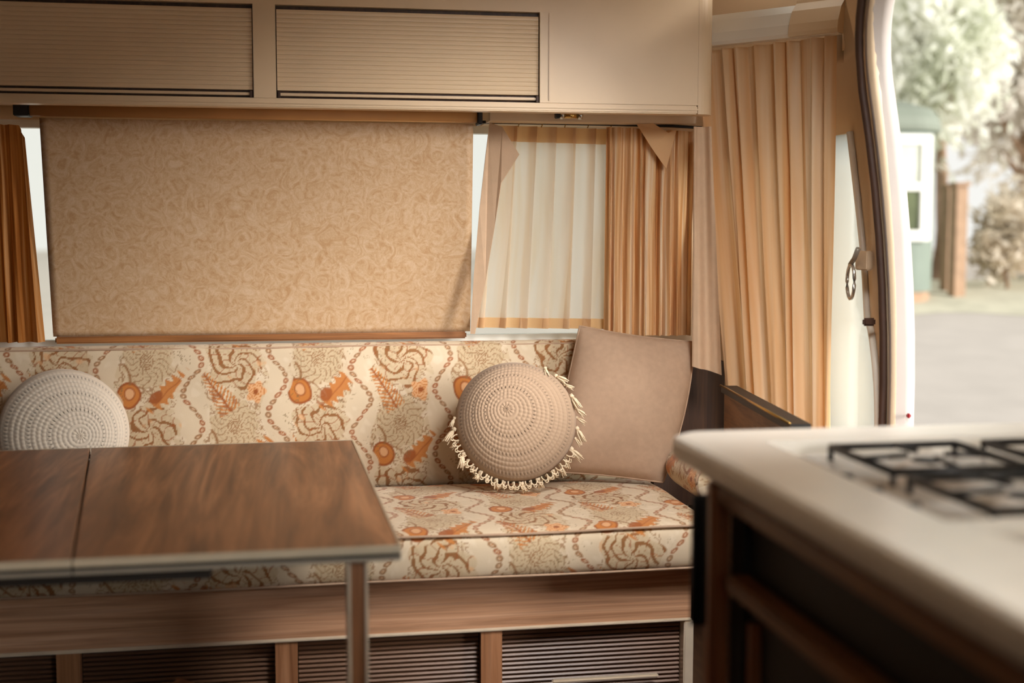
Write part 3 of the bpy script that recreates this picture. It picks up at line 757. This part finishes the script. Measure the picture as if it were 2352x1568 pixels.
tube('rail', [(.53, 3.685, 1.551), (.95, 3.68, 1.549), (1.10, 3.635, 1.543), (1.18, 3.605, 1.537)], .0045, M['black'], rod, 8)
V = []
for x in (.565, .64, .71, .78, .85, .92): tube('hook', [(x, 3.685, 1.552), (x+.003, 3.678, 1.545), (x, 3.680, 1.538)], .0018, M['brass'], rod, 5)
adopt(rod)
# curtain valance box with curved face in the corner
va = thing('corner_valance', 'white curved valance box over the long corner curtain', 'valance', (1.27, 3.38, 1.76))
A0, B0 = Vector((1.125, 3.555)), Vector((1.44, 3.215)); dd = (B0-A0); nn = Vector((-dd.y, dd.x)).normalized(); nn = -nn if nn.y > 0 else nn
prof = [(.0, 1.755), (-.028, 1.756), (-.034, 1.765), (-.030, 1.79), (-.012, 1.825), (.012, 1.848), (.04, 1.852), (.04, 1.838), (.014, 1.834), (-.006, 1.815), (-.02, 1.79), (-.022, 1.768), (.0, 1.764)]
V = []
for q in (0, .72, .74, 1):
    c = A0+dd*q
    for (o_, z) in prof:
        e = nn*(-o_ if False else (-o_)*1.0); V.append((c.x+nn.x*(-o_), c.y+nn.y*(-o_), z))
k = len(prof); Fq = []
for i in range(3):
    for j in range(k): Fq.append((i*k+j, i*k+(j+1) % k, (i+1)*k+(j+1) % k, (i+1)*k+j))
Fq += [tuple(range(k))[::-1], tuple(range(3*k, 4*k))]
from_data('cornice', V, Fq, M['white'], va, False)
V = []
for q in (.70, 1.004):
    c = A0+dd*q
    for (o_, z) in [(-.037, 1.757), (-.038, 1.768), (-.034, 1.79), (-.016, 1.828), (.01, 1.852), (.012, 1.86), (-.0, 1.757)]: V.append((c.x-nn.x*o_, c.y-nn.y*o_, z))
from_data('end_cover', V, [(j, (j+1) % 7, 7+(j+1) % 7, 7+j) for j in range(7)]+[tuple(range(7))[::-1], tuple(range(7, 14))], M['cream'], va)
adopt(va)

# ------------------------------------------------------------------ table
tb = thing('dining_table', 'walnut laminate folding table with metal edge band', 'table', (-.3, 2.6, 0))
TZ = .70
main = [(-.366, 2.075), (.158, 2.080), (.124, 3.185), (-.509, 3.168)]
side = [(-1.18, 2.065), (-.370, 2.0749), (-.513, 3.1679), (-1.18, 3.16)]
for nm, poly in (('table_top', main), ('drop_leaf', side)):
    prism(nm, poly, TZ-.016, TZ, M['table'], tb, .0015, 1)
def offs(poly, d):
    c = Vector((sum(p[0] for p in poly)/4, sum(p[1] for p in poly)/4))
    return [(p[0]+(d if p[0] > c.x else 0), p[1]+(d if p[1] > c.y else -d)) for p in poly]
def band(name, a, b, z0, z1, th, mat):
    a = Vector(a); b = Vector(b); d = (b-a).normalized(); nn_ = Vector((d.y, -d.x))
    q = [a-d*.001, b+d*.001, b+d*.001+nn_*th, a-d*.001+nn_*th]
    return prism(name, [(p.x, p.y) for p in q], z0, z1, mat, tb, .001, 1)
for a, b in ((main[0], main[1]), (main[1], main[2]), (main[2], main[3]), (side[0], side[1]), (side[2], side[3])):
    band('edge_band', a, b, TZ-.013, TZ+.0008, .005, M['alu_dull'])
    band('edge_groove', a, b, TZ-.019, TZ-.0131, .003, M['black'])
    band('lower_edge_band', a, b, TZ-.026, TZ-.0191, .004, M['steel'])
box('under_frame', (-1.1, .10, 2.13, 3.10, TZ-.040, TZ-.0165), M['darkpanel'], tb)
box('apron', (-1.1, -.16, 2.20, 3.05, TZ-.075, TZ-.0405), M['darkpanel'], tb)
box('leg', (.080, .104, 2.152, 2.25, .001, TZ-.0405), M['post'], tb)
box('leg_trim', (.0745, .0798, 2.146, 2.256, .001, TZ-.0405), M['alu'], tb)
box('leg_trim', (.1042, .1095, 2.146, 2.256, .001, TZ-.0405), M['alu'], tb)
prism('foot_brace', [(-.30, 2.66), (-.26, 2.62), (-.24, 2.75), (-.28, 2.79)], .001, .245, M['galley_post'], tb)
adopt(tb)

# unseen tall cupboard added on the road side to block light
wdr = thing('blocker_wardrobe', 'tall dark walnut cupboard added unseen to block light', 'blocker_wardrobe', (-.95, .35, 0))
box('carcass', (-1.245, -.62, -.5, 1.20, .001, 1.995), M['wood_and_shadow'], wdr)
for y in (-.48, .36): box('door', (-.619, -.60, y, y+.82, .08, 1.93), M['wood_and_shadow'], wdr, .003)
adopt(wdr)
db = thing('blocker_bench', 'unseen walnut bench with floral pad added to block low light', 'bench', (-.68, 1.55, 0))  # added out of view to keep low light off the sofa base
box('base', (-1.245, -.12, 1.26, 1.82, .001, .40), M['rail'], db)
box('top_trim', (-1.245, -.115, 1.255, 1.825, .4001, .408), M['alu'], db)
us = np.linspace(-1.24, -.12, 150); ys_ = np.linspace(1.26, 1.82, 80); U_, V_ = np.meshgrid(us, ys_, indexing='ij')
ed = np.minimum(np.minimum(U_+1.24, -.12-U_), np.minimum(V_-1.26, 1.82-V_))
P = np.stack([U_, V_, .409+.085*np.sqrt(np.clip(ed/.04, 0, 1))], -1)
grid_mesh('pad', P, M['floral'], db, True, None, floral(U_, V_))
adopt(db)
# ------------------------------------------------------------------ galley counter and cooktop
kc = thing('galley_counter', 'dark walnut galley counter with thick cream worktop beside doorway', 'counter', (1.0, 1.0, 0))
CX0, CX1, CY0, CY1, CZ = .605, 1.43, -.65, 2.03, .89
HX0, HX1, HY0, HY1 = .735, 1.33, 1.33, 1.905
r = .055
outer = [(CX0, CY0), (CX1, CY0), (CX1, CY1)]+[(CX0+r-r*math.sin(a), CY1-r+r*math.cos(a)) for a in np.linspace(0, PI/2, 8)]
bm = bmesh.new()
def ring_prism(bm, outer, inner, z0, z1, lip):
    """slab with a rectangular hole; rounded upper and lower edge"""
    def loop(poly, z, d=0):
        c = Vector((sum(p[0] for p in poly)/len(poly), sum(p[1] for p in poly)/len(poly)))
        out = []
        for p in poly:
            v = Vector(p); out.append(bm.verts.new((v.x+(d if v.x > c.x else -d), v.y+(d if v.y > c.y else -d), z)))
        return out
    ls = [loop(outer, z0, -lip), loop(outer, z0+lip*.3, -lip*.3), loop(outer, z0+lip, 0), loop(outer, z1-lip, 0), loop(outer, z1-lip*.3, -lip*.3), loop(outer, z1, -lip)]
    for a, b in zip(ls[:-1], ls[1:]):
        n_ = len(a)
        for i in range(n_): bm.faces.new((a[i], a[(i+1) % n_], b[(i+1) % n_], b[i]))
    hi = [bm.verts.new((x, y, z1)) for x, y in inner]; lo = [bm.verts.new((x, y, z0)) for x, y in inner]
    for i in range(4): bm.faces.new((hi[i], hi[(i+1) % 4], lo[(i+1) % 4], lo[i]))
    def fill(O, I):
        e = []
        for L_ in (O, I):
            for i in range(len(L_)):
                ee = bm.edges.get((L_[i], L_[(i+1) % len(L_)])) or bm.edges.new((L_[i], L_[(i+1) % len(L_)])); e.append(ee)
        bmesh.ops.triangle_fill(bm, edges=e, use_beauty=True)
    fill(ls[-1], hi); fill(ls[0], lo)
    bmesh.ops.recalc_face_normals(bm, faces=bm.faces[:])
ring_prism(bm, outer, [(HX0, HY0), (HX1, HY0), (HX1, HY1), (HX0, HY1)], CZ-.042, CZ, .012)
bm_obj('worktop', bm, M['counter'], kc)
box('edge_rail', (CX0+.008, CX0+.03, CY0+.02, CY1-.22, CZ-.072, CZ-.0425), M['galley_wood'], kc, .003)
box('front_panel', (CX0+.045, CX0+.06, CY0+.02, CY1-.30, .001, CZ-.0425), M['darkpanel'], kc)
box('cross_rail', (CX0+.002, CX0+.04, CY0+.02, CY1-.31, .700, .726), M['galley_wood'], kc, .004)
box('corner_post', (CX0+.002, CX0+.032, CY1-.245, CY1-.215, .001, CZ-.0425), M['galley_post'], kc, .004)
box('inner_post', (CX0+.033, CX0+.044, CY1-.30, CY1-.246, .001, CZ-.0425), M['black'], kc)
box('side_stile', (CX0+.03, CX0+.0449, CY1-.345, CY1-.33, .001, .66), M['galley_post'], kc)
box('end_panel', (CX0+.06, CX1-.02, CY1-.24, CY1-.215, .001, CZ-.0425), M['galley_wood'], kc)
# long black pull on the corner
bm = bmesh.new(); box_bm(bm, CX0-.026, CX0-.002, CY1-.25, CY1-.222, .617, .842)
bm_obj('pull_handle', bm, M['black'], kc, .0115, 4, True)
box('back_board', (CX1-.018, CX1, CY0+.02, CY1-.22, .001, CZ-.0425), M['darkpanel'], kc)
adopt(kc)
ck = thing('cooktop', 'white enamel gas cooktop with black wire grates set in worktop', 'cooktop', ((HX0+HX1)/2, 1.6, CZ-.034))
PZ = CZ-.024
bm = bmesh.new(); box_bm(bm, HX0+.002, HX1-.002, HY0+.002, HY1-.002, CZ-.040, PZ); bm_obj('pan', bm, M['enamel'], ck, .004, 2)
box('control_strip', (HX0+.006, HX0+.05, HY0+.02, HY1-.03, PZ, PZ+.005), M['steel'], ck, .002)
for y in (1.46, 1.56, 1.655):
    tube('knob', [(HX0+.028, y, PZ+.004), (HX0+.028, y, PZ+.016)], .009, M['black'], ck, 12)
for gx in (.925, 1.185):
    for gy in (1.475, 1.735):
        h = .105; z1 = PZ+.022
        lst = [([(gx-h, gy-h, z1), (gx+h, gy-h, z1), (gx+h, gy+h, z1), (gx-h, gy+h, z1), (gx-h, gy-h, z1)], .006)]
        for (dx, dy) in ((1, 0), (-1, 0), (0, 1), (0, -1)): lst.append(([(gx+dx*h, gy+dy*h, z1), (gx+dx*.03, gy+dy*.03, z1+.004)], .0045))
        for (dx, dy) in ((1, 1), (-1, 1), (1, -1), (-1, -1)): lst.append(([(gx+dx*h, gy+dy*h, z1), (gx+dx*h, gy+dy*h, PZ+.001)], .0048))
        tubes('grate', lst, M['iron'], ck)
        V, Fq = [], []
        b_ = tube('burner', [(gx, gy, PZ), (gx, gy, PZ+.008), (gx, gy, PZ+.0085), (gx, gy, PZ+.015)], [.05, .044, .036, .030], M['enamel'], ck, 20)
        tube('cap', [(gx, gy, PZ+.0152), (gx, gy, PZ+.019)], [.022, .018], M['iron'], b_, 14)
adopt(ck)
kn = thing('worktop_knob', 'small grey knob standing on the cream worktop before the cooktop', 'knob', (.80, 1.19, CZ))
tube('stem', [(.80, 1.19, CZ), (.80, 1.19, CZ+.012)], .008, M['steel'], kn, 12); tube('cap', [(.80, 1.19, CZ+.012), (.80, 1.19, CZ+.022)], [.017, .014], M['steel'], kn, 14)
adopt(kn)

# ------------------------------------------------------------------ outside the doorway
def gz(y): return -.55+.105*(y-2)
gv = []
for y in (1.0, 4, 8, 12, 20, 45): gv += [(1.53 if y < 4 else -30, y, gz(min(y, 14))), (60, y, gz(min(y, 14)))]
gr = from_data('ground', gv, [(2*i, 2*i+1, 2*i+3, 2*i+2) for i in range(5)], M['gravel']); struct(gr)
vg = np.zeros((60, 10, 3))
for i in range(60):
    for j in range(10):
        x = 3+i*.3; y = 11.3+j*.30+.25*math.sin(i*.7); vg[i, j] = (x, y, gz(y)+.004+.05*math.sin(PI*j/9)*(1+.4*math.sin(i*1.9+j)))
gs = grid_mesh('grass_verge', vg, M['grass']); gs['kind'] = 'structure'
hu = thing('garden_hut', 'sage green hut with white framed window beyond the doorway', 'hut', (5.5, 13, gz(12)))
HB = gz(12)
# rounded shell: plan with a softly curved corner, shallow curved roof
plan_ = [(5.62, 14.2), (5.62, 12.0), (6.15, 12.0)]+[(6.15+.42*math.sin(a), 12.42-.42*math.cos(a)) for a in np.linspace(.2, PI/2, 7)]+[(6.57, 14.2)]
prism('wall', plan_, HB+.14, 2.28, M['hut'], hu)
prism('base', [(x*.995+.02, y+.02) for x, y in plan_], HB-.1, HB+.139, M['bark'], hu)
V = []
ovr = [(x+(.04 if x > 6 else -.04), y-(.04 if y < 13 else -.04)) for x, y in plan_]
cxr, cyr = 6.1, 13.1
for t, z in ((1, 2.281), (1.01, 2.33), (.985, 2.42), (.9, 2.52), (.6, 2.62), (.2, 2.66)): V += [(cxr+(x-cxr)*t, cyr+(y-cyr)*t, z) for x, y in ovr]
n_ = len(ovr); Fq = [(i*n_+j, i*n_+(j+1) % n_, (i+1)*n_+(j+1) % n_, (i+1)*n_+j) for i in range(5) for j in range(n_)]+[tuple(range(5*n_, 6*n_)), tuple(range(n_))[::-1]]
from_data('roof', V, Fq, M['hut_roof'], hu, False)
wd = boxes('window', [(5.83, 6.36, 11.955, 11.999, 2.14, 2.24), (5.83, 6.36, 11.955, 11.999, 1.16, 1.27), (5.83, 5.92, 11.955, 11.999, 1.27, 2.14), (6.24, 6.36, 11.955, 11.999, 1.27, 2.14), (5.92, 6.24, 11.955, 11.999, 1.67, 1.75)], M['whiteframe'], hu, .006)
box('pane', (5.92, 6.24, 11.985, 11.998, 1.75, 2.14), M['paleglass'], wd); box('pane', (5.92, 6.24, 11.985, 11.998, 1.27, 1.67), M['darkglass'], wd)
for i in range(5): box('board', (5.63, 6.14, 11.990, 11.9995, HB+.16+i*.12, HB+.27+i*.12), M['hut'], hu)
adopt(hu)

def tree(name, label, cat, x, y, h, cr, ch, mat, trunk_r, nleaf, leaf, seed, group=None):
    R_ = np.random.default_rng(seed); g0 = gz(min(y, 14))
    root = thing(name, label, cat, (x, y, g0), group)
    z0 = g0+h-ch
    tube('trunk', [(x, y, g0-.05), (x+.05, y, g0+(h-ch)*.6), (x-.04, y+.03, z0+ch*.5)], [trunk_r, trunk_r*.8, trunk_r*.4], M['bark'], root, 10)
    br = []
    for i in range(5):
        a = i*1.3+seed; br.append(([(x, y, z0+ch*(.05+.08*i)), (x+cr*.5*math.cos(a), y+cr*.5*math.sin(a), z0+ch*(.3+.1*i))], [trunk_r*.4, trunk_r*.15]))
    tubes('branch', br, M['bark'], root)
    # leaf clumps
    nc = 26; cl = R_.normal(size=(nc, 3)); cl /= np.linalg.norm(cl, axis=1)[:, None]; cl *= R_.uniform(.35, 1, (nc, 1))
    cen = np.array([x, y, z0+ch/2])+cl*np.array([cr*.8, cr*.8, ch*.45])
    k_ = R_.integers(0, nc, nleaf)
    p = cen[k_]+R_.normal(size=(nleaf, 3))*np.array([cr*.17, cr*.17, ch*.10])
    d1 = R_.normal(size=(nleaf, 3)); d1 /= np.linalg.norm(d1, axis=1)[:, None]
    d2 = np.cross(d1, R_.normal(size=(nleaf, 3))); d2 /= np.linalg.norm(d2, axis=1)[:, None]
    sz = leaf*R_.uniform(.6, 1.3, (nleaf, 1))
    V = np.stack([p-d1*sz, p+d2*sz*.45, p+d1*sz, p-d2*sz*.45], 1).reshape(-1, 3)
    Fq = np.arange(nleaf*4).reshape(-1, 4)
    o = from_data('foliage', V, Fq, mat, root); o['kind'] = 'stuff'
    adopt(root)
tree('tree', 'tall pale tree with overhanging crown rising behind the sage hut', 'tree', 8.0, 21.5, 8.2, 2.6, 5.6, M['leafpale'], .14, 6500, .17, 1)
tree('tree', 'pale leafy tree with pinkish foliage standing beside the hut', 'tree', 10.6, 17.2, 5.4, 1.8, 4.3, M['leafwarm'], .13, 7500, .13, 2)
tree('tree', 'bright slim tree between the hut and pinkish tree', 'tree', 7.75, 14.4, 4.0, .85, 2.6, M['leafpale'], .10, 3600, .10, 3)
tree('shrub', 'low olive shrub at the gravel edge beside the hut', 'shrub', 7.75, 12.9, 1.05, .45, .95, M['leafdark'], .03, 1800, .07, 4)
tree('shrub', 'olive brown shrub under the pinkish tree', 'shrub', 8.75, 13.6, 1.35, .75, 1.25, M['leafdark'], .03, 2400, .08, 5)
for i, (x, y, h, lb) in enumerate(((6.85, 12.3, 1.20, 'weathered wooden post nearest the green hut wall'), (7.0, 12.75, 1.15, 'leaning brown fence post between hut and olive shrub'))):
    p_ = thing('fence_post', lb, 'post', (x, y, gz(y)))
    box('post_body', (x-.07, x+.07, y-.07, y+.07, gz(y)-.05, gz(y)+h), M['bark'], p_, .012); prism('post_cap', [(x-.09, y-.09), (x+.09, y-.09), (x+.09, y+.09), (x-.09, y+.09)], gz(y)+h, gz(y)+h+.04, M['bark'], p_, .01)
    adopt(p_)
